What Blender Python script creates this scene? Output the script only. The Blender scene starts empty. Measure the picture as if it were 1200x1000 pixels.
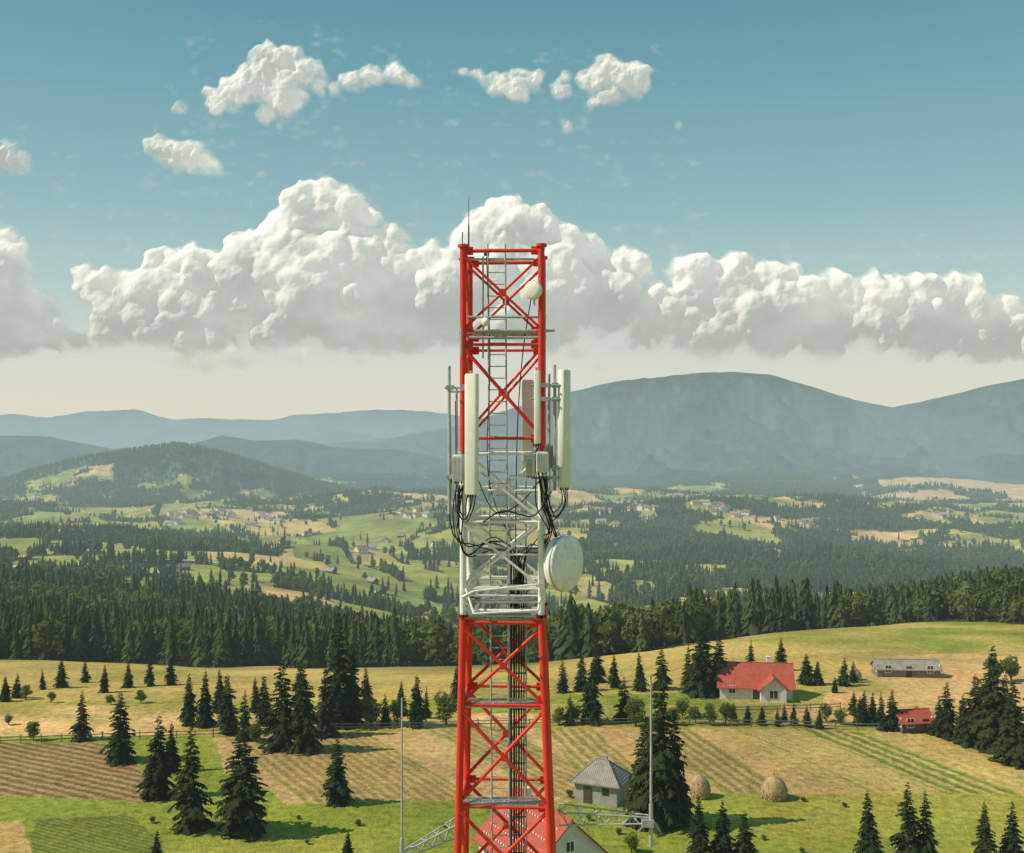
import bpy, math, random
import numpy as np
from mathutils import Vector, Matrix
random.seed(7); RNG=np.random.default_rng(7)
F=1300.0; CH=43.0; HV=510.0
scene=bpy.context.scene
def s2l(c):
    return tuple(((x/255)/12.92 if x/255<=0.04045 else ((x/255+0.055)/1.055)**2.4) for x in c)
def alb(c,k=1.25):
    l=s2l(c); return (min(.85,l[0]/k*1.12),min(.85,l[1]/k*.96),min(.85,l[2]/k*1.08))
# ---------------------------------------------------------------- noise
_T={}
def vn(x,y,seed):
    if seed not in _T: _T[seed]=np.random.default_rng(seed+100).random((256,256))
    T=_T[seed]
    xf=np.floor(x); yf=np.floor(y); fx=x-xf; fy=y-yf
    xi=xf.astype(np.int64)&255; yi=yf.astype(np.int64)&255; x1=(xi+1)&255; y1=(yi+1)&255
    fx=fx*fx*fx*(fx*(fx*6-15)+10); fy=fy*fy*fy*(fy*(fy*6-15)+10)
    return (T[xi,yi]*(1-fx)+T[x1,yi]*fx)*(1-fy)+(T[xi,y1]*(1-fx)+T[x1,y1]*fx)*fy
def fbm(x,y,o=4,seed=0,g=0.5):
    x=np.asarray(x,float); y=np.asarray(y,float)
    s=0;a=1;t=0
    for i in range(o):
        s=s+a*vn(x*(2**i)+i*17.3,y*(2**i)+i*9.1,seed+i); t+=a; a*=g
    return s/t
def sstep(a,b,x):
    t=np.clip((x-a)/(b-a),0,1); return t*t*(3-2*t)
# ---------------------------------------------------------------- terrain
TU=[0,300,600,900,1200]
TD=[20,160,200,250,300,400,500,650,800,1100,1500,2000,2600,3500,20000]
TZ=np.array([[0,0,0,0,0],[0,0,0,0,0],[-2,-2,-1,0,0],[-8,-10,-9,-3,-2],[-17,-20,-19,-9,-7],
 [-28,-33,-38,-32,-16],[-36,-45,-60,-46,-25],[-44,-52,-88,-74,-55],[-60,-66,-98,-96,-90],
 [-78,-80,-103,-108,-113],[-94,-94,-108,-116,-123],[-108,-104,-106,-112,-133],[-130,-122,-114,-116,-130],
 [-150,-145,-145,-145,-145],[-150,-150,-150,-150,-150]],float)
NU,ND=160,420
gu=np.linspace(-500,1700,NU); gl=np.linspace(math.log(20),math.log(20000),ND)
tmp=np.array([np.interp(gu,TU,r) for r in TZ])
tab=np.array([np.interp(gl,np.log(TD),tmp[:,j]) for j in range(NU)]).T
def blur(a,n,ax):
    k=np.hanning(2*n+3)[1:-1]; k/=k.sum()
    p=np.pad(a,[(n,n) if i==ax else (0,0) for i in range(a.ndim)],mode='edge')
    out=0
    for i,w in enumerate(k):
        sl=[slice(None)]*a.ndim; sl[ax]=slice(i,i+a.shape[ax]); out=out+w*p[tuple(sl)]
    return out
tab=blur(blur(tab,7,0),9,1)
RID=[(8800,2600,[(-200,500),(0,540),(200,545),(300,530),(380,521),(450,514),(520,503),(600,480),(670,459),(730,447),(790,440),(860,436),(900,440),(950,454),(1000,470),(1045,478),(1100,468),(1150,455),(1200,445),(1300,432),(1600,470)],1),
 (15500,2200,[(-300,480),(0,486),(60,489),(120,481),(160,480),(200,492),(240,491),(300,493),(350,487),(440,480),(500,483),(540,488),(620,500),(1600,500)],2),
 (6000,1000,[(-300,520),(0,511),(60,512),(130,528),(200,524),(260,512),(300,517),(350,516),(400,524),(460,528),(540,540),(640,575),(1600,590)],3),
 (3400,600,[(-300,572),(0,566),(50,550),(100,536),(150,530),(210,521),(260,531),(310,547),(360,563),(400,574),(450,588),(500,596),(1600,600)],4),
 (12000,1500,[(-300,500),(200,530),(340,520),(400,503),(440,512),(520,520),(1600,520)],5),
 (2700,330,[(-300,680),(600,650),(680,606),(740,588),(800,580),(850,586),(910,602),(1000,640),(1600,680)],6),
 (3700,450,[(-300,640),(900,620),(960,600),(1010,586),(1060,577),(1150,573),(1250,577),(1600,600)],7),
 (1300,170,[(-300,700),(150,690),(250,650),(340,638),(420,642),(500,662),(600,700),(1600,720)],8),
 (1900,220,[(-300,640),(0,622),(90,616),(180,640),(380,640),(460,600),(520,596),(590,622),(700,650),(1600,680)],9)]
def H(x,y):
    x=np.asarray(x,float); y=np.asarray(y,float)
    r=np.hypot(x,y)+1e-6; a=np.clip(np.arctan2(x,y),-0.69,0.69)
    u=600+F*np.tan(a); D=np.clip(r*np.cos(a),20.5,19900)
    iu=np.clip((u-gu[0])/(gu[1]-gu[0]),0,NU-1.001); il=np.clip((np.log(D)-gl[0])/(gl[1]-gl[0]),0,ND-1.001)
    i0=iu.astype(int); j0=il.astype(int); fu=iu-i0; fl=il-j0
    z=(tab[j0,i0]*(1-fu)+tab[j0,i0+1]*fu)*(1-fl)+(tab[j0+1,i0]*(1-fu)+tab[j0+1,i0+1]*fu)*fl
    amp=np.clip((D-230)/600,0,1)
    z=z+amp*(fbm(x/170,y/170,4,3)-.5)*np.clip(D*0.018,0,26)+(fbm(x/330,y/330,3,13)-.5)*np.clip((D-650)*.06,0,75)
    z=z+sstep(90,130,D)*(1-amp)*(fbm(x/30,y/30,3,8)-.5)*0.8
    for D0,w,prof,sd in RID:
        pu=[p[0] for p in prof]; pv=[p[1] for p in prof]
        zp=CH-(np.interp(u,pu,pv)-HV)/F*D0
        n=fbm(x/(D0*.11),y/(D0*.11),4,20+sd)
        ridged=1-np.abs(2*fbm(x/(D0*.045),y/(D0*.12),4,40+sd)-1)
        sh=np.exp(-np.abs((D-D0)/(w*(0.75+0.5*n)))**2.0)
        zz=-170+(zp+170)*sh*(1-(1-sh)*0.9*(1-ridged)*1.6)-D0*.035*(1-ridged)*sh*(1-sh)*4*(D0>5000)+(fbm(x/300,y/300,4,60+sd)-.5)*D0*0.004*sh
        k=25.0 if D0>3000 else 8.0
        z=np.where(sh>0.001,np.maximum(z,zz)+k*np.exp(-np.abs(z-zz)/k)*0.25*(zz>-150),z)
    return z
Ds=np.geomspace(55,9000,5000)
def hit(u,v):
    t=(u-600)/F; x=t*Ds; zr=CH-(v-HV)/F*Ds
    d=zr-H(x,Ds); k=np.argmax(d<0)
    if d[k]>=0: k=len(Ds)-1
    D=Ds[k]; return (t*D,D,float(H(np.array([t*D]),np.array([D]))[0]))
def parcels(x,y):
    th=.35; wx=x+60*(fbm(x/400,y/400,3,95)-.5); wy=y+60*(fbm(x/400,y/400,3,96)-.5)
    a=(wx*math.cos(th)+wy*math.sin(th))/np.where(y>1400,90,52); b=(-wx*math.sin(th)+wy*math.cos(th))/np.where(y>1400,300,170)
    px=np.floor(a); py=np.floor(b)
    hsh=np.abs(np.sin(px*12.9898+py*78.233)*43758.5453)%1
    return a-px,b-py,hsh
def meadowmask(x,y):
    D=np.maximum(y,1); u=600+F*x/D
    n=fbm(x/55,y/55,4,71); n2=fbm(x/170,y/230,4,75); n3=fbm(x/520,y/700,4,79)
    d0=np.interp(u,[0,250,450,560,640,760,850,950,1050,1120,1200],[285,300,300,300,252,245,262,290,325,320,290])+(n-.5)*70
    d1=np.interp(u,[0,200,400,520,600,700,800,900,1200],[665,630,560,500,470,440,490,560,600])+(n-.5)*160
    m=(D>d0)&(D<d1)&(n2+n*.4<.98)
    zb=(D>=d1)&(D<1050)
    tb=np.interp(u,[0,130,200,700,780,1200],[.53,.58,.66,.65,.54,.48])
    m|=zb&(n>tb)
    zc=(D>=1050)&(D<2000)
    tc=np.interp(u,[0,150,250,560,720,1200],[.50,.55,.61,.59,.52,.48])
    q=n2*.6+n*.4
    m|=zc&(q>tc)
    tv=np.interp(u,[0,150,200,340,420,640,700,900,1000,1200],[.51,.53,.59,.57,.54,.54,.57,.55,.52,.52])
    m|=(D>=2000)&(D<3000)&(q>tv)
    fa,fb,hs=parcels(x,y)
    edge=((fa<.10)&(hs<.42))|((fb<.05)&(hs>.45))
    m|=edge&(D>d1)&(D<3000)&(n>.46)
    far=(D>=3000)&((n3*.6+n2*.4>.40)|(D>4600))
    far&=~((u>30)&(u<135)&(D<3200)&(n>.35))
    far&=~((u>1000)&(D<4600)&(n2>.42))
    m|=far
    return m
# ---------------------------------------------------------------- mesh helpers
def link(o,parent=None):
    scene.collection.objects.link(o)
    if parent: o.parent=parent
    return o
def np_mesh(name,V,Fc,mats,smooth=False,matidx=None):
    me=bpy.data.meshes.new(name); V=np.asarray(V,np.float32); Fc=np.asarray(Fc,np.int32)
    n,k=Fc.shape
    me.vertices.add(len(V)); me.vertices.foreach_set('co',V.ravel())
    me.loops.add(n*k); me.loops.foreach_set('vertex_index',Fc.ravel())
    me.polygons.add(n); me.polygons.foreach_set('loop_start',np.arange(0,n*k,k,dtype=np.int32))
    try: me.polygons.foreach_set('loop_total',np.full(n,k,np.int32))
    except Exception: pass
    if smooth: me.polygons.foreach_set('use_smooth',np.ones(n,bool))
    for m in mats: me.materials.append(m)
    if matidx is not None: me.polygons.foreach_set('material_index',np.asarray(matidx,np.int32))
    me.update(calc_edges=True); me.validate()
    return me
class MB:
    def __init__(s): s.v=[];s.f=[];s.m=[];s.sm=[]
    def add(s,vs,fs,m=0,sm=False):
        b=len(s.v); s.v+= [tuple(p) for p in vs]
        for f in fs: s.f.append(tuple(i+b for i in f)); s.m.append(m); s.sm.append(sm)
    def tube(s,p,q,r,n=10,m=0,r2=None,cap=True):
        s.poly([p,q],r,n,m,r2,cap)
    def poly(s,pts,r,n=8,m=0,r2=None,cap=True):
        pts=[Vector(p) for p in pts]; vs=[]
        up=None; K=len(pts)
        for i,p in enumerate(pts):
            d=(pts[min(i+1,K-1)]-pts[max(i-1,0)]).normalized()
            if up is None: up=Vector((0,0,1)) if abs(d.z)<.9 else Vector((1,0,0))
            a=d.cross(up).normalized(); b=a.cross(d).normalized(); up=b
            rr=r if r2 is None else r+(r2-r)*i/(K-1)
            for k in range(n):
                t=2*math.pi*k/n+math.pi/n; vs.append(p+a*math.cos(t)*rr+b*math.sin(t)*rr)
        fs=[(i*n+k,i*n+(k+1)%n,(i+1)*n+(k+1)%n,(i+1)*n+k) for i in range(K-1) for k in range(n)]
        s.add(vs,fs,m,n>5)
        if cap: s.add(vs[:n],[tuple(range(n))[::-1]],m); s.add(vs[-n:],[tuple(range(n))],m)
    def box(s,c,sz,yaw=0,m=0,M=None,bev=0):
        x,y,z=[a/2 for a in sz]
        if bev<=0:
            P=[(-x,-y,-z),(x,-y,-z),(x,y,-z),(-x,y,-z),(-x,-y,z),(x,-y,z),(x,y,z),(-x,y,z)]
            fs=[(0,3,2,1),(4,5,6,7),(0,1,5,4),(1,2,6,5),(2,3,7,6),(3,0,4,7)]
        else:
            b=bev; ring=[(-x+b,-y),(x-b,-y),(x,-y+b),(x,y-b),(x-b,y),(-x+b,y),(-x,y-b),(-x,-y+b)]
            ri=[(px*(1-b/x),py*(1-b/y)) for px,py in ring]
            P=[(a,c2,-z) for a,c2 in ri]+[(a,c2,-z+b) for a,c2 in ring]+[(a,c2,z-b) for a,c2 in ring]+[(a,c2,z) for a,c2 in ri]
            fs=[tuple(range(8))[::-1],tuple(range(24,32))]
            for l in range(3):
                for k in range(8): fs.append((l*8+k,l*8+(k+1)%8,(l+1)*8+(k+1)%8,(l+1)*8+k))
        R=Matrix.Rotation(yaw,3,'Z') if M is None else M
        s.add([R@Vector(p)+Vector(c) for p in P],fs,m)
    def lathe(s,prof,c,axis,n=32,m=0):
        ax=Vector(axis).normalized(); q=ax.to_track_quat('Z','Y').to_matrix()
        vs=[];K=len(prof)
        for r,h in prof:
            for k in range(n):
                t=2*math.pi*k/n; vs.append(q@Vector((r*math.cos(t),r*math.sin(t),h))+Vector(c))
        fs=[(i*n+k,i*n+(k+1)%n,(i+1)*n+(k+1)%n,(i+1)*n+k) for i in range(K-1) for k in range(n)]
        s.add(vs,fs,m,True)
    def mesh(s,name,mats):
        me=bpy.data.meshes.new(name); me.from_pydata(s.v,[],s.f)
        for x in mats: me.materials.append(x)
        me.polygons.foreach_set('material_index',s.m); me.polygons.foreach_set('use_smooth',s.sm)
        me.update(); return me
    def obj(s,name,mats,parent=None):
        return link(bpy.data.objects.new(name,s.mesh(name,mats)),parent)
def empty(name,loc=(0,0,0),yaw=0):
    e=bpy.data.objects.new(name,None); e.location=loc; e.rotation_euler=(0,0,yaw); return link(e)
# ---------------------------------------------------------------- materials
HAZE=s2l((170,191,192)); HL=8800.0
def newmat(name):
    m=bpy.data.materials.new(name); m.use_nodes=True; nt=m.node_tree; nt.nodes.clear()
    return m,nt,nt.nodes,nt.links
def math_(nt,op,a,b=None,clamp=False):
    n=nt.nodes.new('ShaderNodeMath'); n.operation=op; n.use_clamp=clamp
    for i,x in enumerate((a,b)):
        if x is None: continue
        if isinstance(x,(int,float)): n.inputs[i].default_value=x
        else: nt.links.new(x,n.inputs[i])
    return n.outputs[0]
def mixc(nt,fac,a,b,mode='MIX'):
    n=nt.nodes.new('ShaderNodeMix'); n.data_type='RGBA'; n.blend_type=mode
    for i,x in ((0,fac),(6,a),(7,b)):
        if isinstance(x,(int,float)): n.inputs[i].default_value=x
        elif isinstance(x,tuple): n.inputs[i].default_value=(*x[:3],1)
        else: nt.links.new(x,n.inputs[i])
    return n.outputs[2]
def noise(nt,scale,detail=3,co=None,rough=.55):
    n=nt.nodes.new('ShaderNodeTexNoise'); n.inputs['Scale'].default_value=scale; n.inputs['Detail'].default_value=detail
    n.inputs['Roughness'].default_value=rough
    if co is not None: nt.links.new(co,n.inputs['Vector'])
    return n.outputs['Fac']
def mrange(nt,x,a,b,c,d):
    n=nt.nodes.new('ShaderNodeMapRange'); nt.links.new(x,n.inputs[0])
    for i,v in enumerate((a,b,c,d)): n.inputs[i+1].default_value=v
    return n.outputs[0]
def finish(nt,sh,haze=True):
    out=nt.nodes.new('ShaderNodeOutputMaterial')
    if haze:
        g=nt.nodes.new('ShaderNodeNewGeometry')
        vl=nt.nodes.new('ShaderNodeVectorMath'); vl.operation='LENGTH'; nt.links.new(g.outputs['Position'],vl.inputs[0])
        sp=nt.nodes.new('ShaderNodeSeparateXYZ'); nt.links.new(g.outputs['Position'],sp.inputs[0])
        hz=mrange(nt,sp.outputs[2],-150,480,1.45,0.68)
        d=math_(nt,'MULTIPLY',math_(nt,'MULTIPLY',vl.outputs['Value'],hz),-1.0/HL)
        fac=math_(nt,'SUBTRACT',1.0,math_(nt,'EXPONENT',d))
        em=nt.nodes.new('ShaderNodeEmission'); em.inputs[0].default_value=(*HAZE,1)  # aerial haze painted in as emission, growing with distance, thicker low down
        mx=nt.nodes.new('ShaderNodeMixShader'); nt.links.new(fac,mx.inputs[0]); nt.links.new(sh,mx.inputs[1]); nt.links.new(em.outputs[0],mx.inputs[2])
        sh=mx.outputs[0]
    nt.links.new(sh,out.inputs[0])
def bsdf(nt,col,rough=.8,spec=.3,metal=0,normal=None):
    b=nt.nodes.new('ShaderNodeBsdfPrincipled')
    if isinstance(col,tuple): b.inputs['Base Color'].default_value=(*col[:3],1)
    else: nt.links.new(col,b.inputs['Base Color'])
    if isinstance(rough,(int,float)): b.inputs['Roughness'].default_value=rough
    else: nt.links.new(rough,b.inputs['Roughness'])
    b.inputs['Specular IOR Level'].default_value=spec; b.inputs['Metallic'].default_value=metal
    if normal is not None: nt.links.new(normal,b.inputs['Normal'])
    return b.outputs[0]
def bump(nt,h,strength=.5,dist=.1):
    b=nt.nodes.new('ShaderNodeBump'); b.inputs['Strength'].default_value=strength; b.inputs['Distance'].default_value=dist
    nt.links.new(h,b.inputs['Height']); return b.outputs[0]
def simple(name,c,rough=.7,metal=0,spec=.3,var=.25,scale=6,haze=False,dirt=None,dirtamt=.5,bs=0.0):
    m,nt,N,L=newmat(name)
    tc=N.new('ShaderNodeTexCoord').outputs['Object']
    f=mrange(nt,noise(nt,scale,4,tc),.3,.7,1-var,1+var)
    col=mixc(nt,1.0,c,f,'MULTIPLY')
    if dirt:
        d=mrange(nt,noise(nt,scale*3.1,5,tc,.7),.52,.72,0,dirtamt); col=mixc(nt,d,col,dirt)
    nrm=bump(nt,noise(nt,scale*8,3,tc),bs,.02) if bs>0 else None
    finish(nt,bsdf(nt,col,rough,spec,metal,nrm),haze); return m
M_red=simple('red_paint',(0.76,0.045,0.026),.5,0,.35,.14,3,dirt=(0.42,0.06,0.04),dirtamt=.7)
M_white=simple('white_paint',(0.85,0.82,0.77),.5,0,.4,.08,3,dirt=(0.40,0.33,0.25),dirtamt=.6)
M_galv=simple('galvanised_steel',(0.44,0.45,0.44),.5,.2,.5,.2,9,dirt=(0.22,0.20,0.18),dirtamt=.5)
M_panel=simple('antenna_shell',(0.80,0.76,0.66),.45,0,.4,.04,2,dirt=(0.6,0.56,0.47),dirtamt=.4)
M_grey=simple('radio_unit_shell',(0.62,0.62,0.58),.5,0,.4,.1,4,dirt=(0.38,0.36,0.33),dirtamt=.4)
M_black=simple('cable_rubber',(0.022,0.022,0.024),.5,0,.3,.3,10)
M_dark=simple('dark_metal',(0.05,0.05,0.05),.5,.3,.4,.2,10)
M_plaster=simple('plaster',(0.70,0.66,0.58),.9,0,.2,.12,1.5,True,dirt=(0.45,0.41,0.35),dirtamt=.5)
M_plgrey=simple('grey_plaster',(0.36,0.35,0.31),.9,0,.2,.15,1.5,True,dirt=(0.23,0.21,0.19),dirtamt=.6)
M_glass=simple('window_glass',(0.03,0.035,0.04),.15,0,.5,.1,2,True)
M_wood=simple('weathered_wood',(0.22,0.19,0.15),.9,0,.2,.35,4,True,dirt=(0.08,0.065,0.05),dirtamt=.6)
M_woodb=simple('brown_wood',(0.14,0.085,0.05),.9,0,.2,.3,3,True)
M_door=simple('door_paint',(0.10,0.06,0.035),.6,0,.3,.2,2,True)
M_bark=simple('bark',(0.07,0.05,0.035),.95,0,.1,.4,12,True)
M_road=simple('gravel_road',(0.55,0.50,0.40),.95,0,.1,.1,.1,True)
def roofmat(name,c,c2):
    m,nt,N,L=newmat(name); tc=N.new('ShaderNodeTexCoord').outputs['Object']
    w=N.new('ShaderNodeTexWave'); w.bands_direction='X'; w.inputs['Scale'].default_value=1.3; w.inputs['Distortion'].default_value=.1; L.new(tc,w.inputs['Vector'])
    w2=N.new('ShaderNodeTexWave'); w2.bands_direction='Z'; w2.inputs['Scale'].default_value=1.6; w2.inputs['Distortion'].default_value=.3; L.new(tc,w2.inputs['Vector'])
    h=math_(nt,'ADD',w.outputs['Fac'],w2.outputs['Fac'])
    col=mixc(nt,mrange(nt,noise(nt,1.2,6,tc,.7),.4,.65,0,1),c,c2)
    col=mixc(nt,mrange(nt,h,0,.7,.35,0),col,(c2[0]*.4,c2[1]*.4,c2[2]*.4))
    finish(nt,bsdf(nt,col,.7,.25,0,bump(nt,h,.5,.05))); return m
M_roofred=roofmat('red_tile_roof',(0.50,0.10,0.06),(0.36,0.075,0.05))
M_roofgrey=roofmat('grey_shingle_roof',(0.36,0.31,0.26),(0.24,0.21,0.175))
M_roofbr=roofmat('brown_roof',(0.26,0.16,0.11),(0.18,0.12,0.09))
M_roofor=roofmat('orange_tile_roof',(0.42,0.17,0.10),(0.32,0.13,0.08))
def foliage(name,c1,c2,trans=.25):
    m,nt,N,L=newmat(name)
    oi=N.new('ShaderNodeObjectInfo'); g=N.new('ShaderNodeNewGeometry')
    r=math_(nt,'ADD',math_(nt,'MULTIPLY',oi.outputs['Random'],.6),math_(nt,'MULTIPLY',g.outputs['Random Per Island'],.4))
    col=mixc(nt,r,c1,c2)
    d=N.new('ShaderNodeBsdfDiffuse'); L.new(col,d.inputs[0])
    t=N.new('ShaderNodeBsdfTranslucent'); L.new(mixc(nt,1.0,col,(1.5,1.5,.6),'MULTIPLY'),t.inputs[0])
    mx=N.new('ShaderNodeMixShader'); mx.inputs[0].default_value=trans
    L.new(d.outputs[0],mx.inputs[1]); L.new(t.outputs[0],mx.inputs[2])
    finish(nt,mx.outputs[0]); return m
M_spruce=foliage('spruce_needles',(0.020,0.036,0.017),(0.058,0.082,0.028),.3)
M_forest=foliage('forest_needles',(0.036,0.060,0.030),(0.115,0.150,0.052),.3)
M_leaf=foliage('broadleaf_foliage',(0.085,0.120,0.032),(0.175,0.205,0.062),.35)
M_hay=simple('hay',(0.42,0.30,0.15),.95,0,.1,.3,2.5,True,dirt=(0.18,0.13,0.065),dirtamt=.6,bs=.8)
# ---------------------------------------------------------------- ground sheet
az_in=np.linspace(-.52,.52,820)
az=np.concatenate([np.linspace(-math.pi,-.56,60),az_in,np.linspace(.56,math.pi,60)])
rr=np.concatenate([[0.5,4,8,12],np.geomspace(16,88,70,endpoint=False),np.geomspace(88,265,330,endpoint=False),np.geomspace(265,19500,640)])
A,R=np.meshgrid(az,rr); X=R*np.sin(A); Y=R*np.cos(A)
Z=H(X,Y); x=X.ravel(); y=Y.ravel(); z=Z.ravel()
nr,nc=A.shape
idx=np.arange(nr*nc).reshape(nr,nc)
Fq=np.stack([idx[:-1,:-1],idx[:-1,1:],idx[1:,1:],idx[1:,:-1]],-1).reshape(-1,4)[:, ::-1]
def inpoly(x,y,P):
    ins=np.zeros(len(x),bool); n=len(P)
    for i in range(n):
        x0,y0=P[i]; x1,y1=P[(i+1)%n]
        if y0==y1: continue
        c=((y0>y)!=(y1>y))&(x<(x1-x0)*(y-y0)/(y1-y0)+x0); ins^=c
    return ins
yy=np.where(y>1,y,1e9)
forest=np.zeros(len(x),bool); fr=y>200; forest[fr]=meadowmask(x[fr],y[fr])
def C(c): return np.array(alb(c))
n1=fbm(x/9,y/9,4,90); n2=fbm(x/45,y/45,4,91); n3=fbm(x/2.2,y/2.2,3,92)
G1=C((162,168,70)); G2=C((134,154,54))
w=sstep(.38,.62,n2)[:,None]
col=G1*w+G2*(1-w)
fa,fb,hsh=parcels(x,y)
pal=np.array([C((160,172,84)),C((144,162,76)),C((184,178,102)),C((210,190,124)),C((170,174,92)),C((136,156,74)),C((198,186,112))])
pc=pal[(hsh*len(pal)).astype(int)%len(pal)]
wm=sstep(260,420,y)[:,None]; wn=sstep(.3,.7,n2)[:,None]
mid=pc*(.86+.28*wn)
col=col*(1-wm)+mid*wm
mm=((y>185)&(y<420))
wmm=(mm*sstep(.35,.6,n2)*.7)[:,None]; col=col*(1-wmm)+C((200,182,104))*wmm
fm=forest[:,None]; fcol=np.array([0.050,0.068,0.032])*(0.75+.6*n2[:,None])
nf=(.5*fbm(x/55,y/100,4,97,.65)+.5*fbm(x/260,y/420,4,98,.6))
fcol=np.where((y>2900)[:,None],np.array([0.050,0.074,0.046])*np.clip(.05+(nf[:,None]-.33)*5.2,.12,2.4),fcol)
col=np.where(fm,fcol,col)
tanr=(x/yy*F+600>990)&(y>3000)&(y<4700)&~forest
col[tanr]=C((212,192,140))
row=col.copy(); rowm=np.zeros(len(x)); phase=np.zeros(len(x))
near=(y>60)&(y<330)
ni=np.where(near)[0]; xn=x[ni]+(n3[ni]-.5)*.9; yn=y[ni]+(n1[ni]-.5)*1.6
def HP(L): return [hit(u,v)[:2] for u,v in L]
def field(poly,c,rc=None,sp=1.0,d=None,m=1.0,parc=0,mix=None,mn=.5):
    P=HP(poly); k=inpoly(xn,yn,P); ii=ni[k]
    cc=np.tile(C(c),(len(ii),1))
    if mix is not None:
        w=sstep(mn-.12,mn+.12,n1[ii]*.5+n2[ii]*.5)[:,None]; cc=cc*(1-w)+C(mix)*w
    if d:
        a=np.array(hit(*d[0])[:2]); b=np.array(hit(*d[1])[:2]); t=(b-a)/np.linalg.norm(b-a); nn=np.array([-t[1],t[0]])
        ph=(x[ii]*nn[0]+y[ii]*nn[1])
        phase[ii]=ph/sp; rowm[ii]=m
        row[ii]=C(rc)
        if parc:
            pid=np.floor(ph/parc); hh=np.abs(np.sin(pid*91.7+3.1)*4375.5)%1
            cc=cc*(.84+.32*hh[:,None]); row[ii]=row[ii]*(.8+.4*hh[:,None]); rowm[ii]=m*np.where(hh>.8,.15,np.where(hh<.2,.5,1))
            e=np.abs(ph/parc-pid-.5)>.47; cc[e]=C((148,156,70)); rowm[ii]=np.where(e,0,rowm[ii])
    col[ii]=cc
    if not d: row[ii]=cc
field([(-500,826),(-500,866),(240,862),(560,852),(640,850),(640,838),(300,828)],(214,186,118),mix=(160,162,80),mn=.55)
field([(640,826),(640,850),(1060,856),(1060,842),(860,828)],(182,172,92),mix=(148,158,70))
field([(900,838),(985,795),(1050,768),(1180,764),(1400,780),(1500,850),(1200,885),(1060,852)],(206,180,112),mix=(166,164,84),mn=.6)
field([(830,812),(860,828),(960,828),(985,800),(880,800)],(158,166,74),mix=(194,174,104),mn=.62)
field([(-500,872),(120,870),(165,900),(185,942),(-500,912)],(172,142,96),(108,114,56),1.5,((0,900),(185,942)),.95)
field([(250,864),(545,854),(640,853),(700,940),(560,938),(335,942),(300,918),(262,905)],(182,162,102),(142,140,70),1.3,((455,856),(600,936)),.85,9)
field([(640,853),(830,853),(975,930),(850,930),(700,940)],(184,162,100),(128,136,62),1.5,((760,853),(860,926)),.85,7)
field([(830,853),(1060,858),(1320,905),(1320,950),(1200,932),(975,930)],(174,162,92),(104,130,52),2.0,((830,853),(990,930)),1.0,8)
field([(40,962),(150,955),(190,985),(200,1010),(30,1010)],(124,138,54),(92,114,42),.7,((40,962),(190,1000)),.8)
field([(-20,965),(25,962),(40,1010),(-40,1010)],(184,162,96),mix=(140,150,64))
me=np_mesh('ground',np.stack([x,y,z],1),Fq,[],True)
for nm,arr in (('Col',col),('Row',row)):
    at=me.attributes.new(nm,'FLOAT_COLOR','POINT'); at.data.foreach_set('color',np.concatenate([arr,np.ones((len(x),1))],1).astype(np.float32).ravel())
for nm,arr in (('rowm',rowm),('phase',phase),('fst',forest.astype(float)*(1+2.2*(y>4500)))):
    at=me.attributes.new(nm,'FLOAT','POINT'); at.data.foreach_set('value',arr.astype(np.float32))
m,nt,N,L=newmat('ground')
def attr(n,o='Color'):
    a=N.new('ShaderNodeAttribute'); a.attribute_name=n; return a.outputs[o]
pos=N.new('ShaderNodeNewGeometry').outputs['Position']
ph=math_(nt,'ADD',attr('phase','Fac'),math_(nt,'MULTIPLY',noise(nt,.35,2,pos),.6))
st=math_(nt,'ABSOLUTE',math_(nt,'SUBTRACT',math_(nt,'FRACT',ph),.5))
st=mrange(nt,math_(nt,'ADD',st,math_(nt,'MULTIPLY',math_(nt,'SUBTRACT',noise(nt,1.6,3,pos),.5),.6)),.16,.32,0,1)
c0=mixc(nt,math_(nt,'MULTIPLY',st,attr('rowm','Fac')),attr('Col'),attr('Row'))
f1=mrange(nt,noise(nt,.9,5,pos,.7),.3,.7,.55,1.45); f3=mrange(nt,noise(nt,.022,6,pos,.7),.3,.7,.62,1.38)
c0=mixc(nt,1.0,mixc(nt,1.0,c0,f1,'MULTIPLY'),f3,'MULTIPLY')
hue=mrange(nt,noise(nt,.07,5,pos,.65),.42,.62,0,.45)
c0=mixc(nt,hue,c0,mixc(nt,1.0,c0,(1.28,1.02,1.0),'MULTIPLY'))
tuft=mrange(nt,noise(nt,.45,5,pos,.8),.58,.70,0,.55)
c0=mixc(nt,tuft,c0,mixc(nt,1.0,c0,(.55,.66,.5),'MULTIPLY'))
b1=noise(nt,2.5,3,pos,.7); b2=noise(nt,.035,5,pos,.7)
hh=math_(nt,'ADD',math_(nt,'MULTIPLY',b1,.25),math_(nt,'MULTIPLY',math_(nt,'MULTIPLY',b2,26.0),attr('fst','Fac')))
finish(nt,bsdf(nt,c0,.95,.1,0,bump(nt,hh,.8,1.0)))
me.materials.append(m)
link(bpy.data.objects.new('ground',me))
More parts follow.
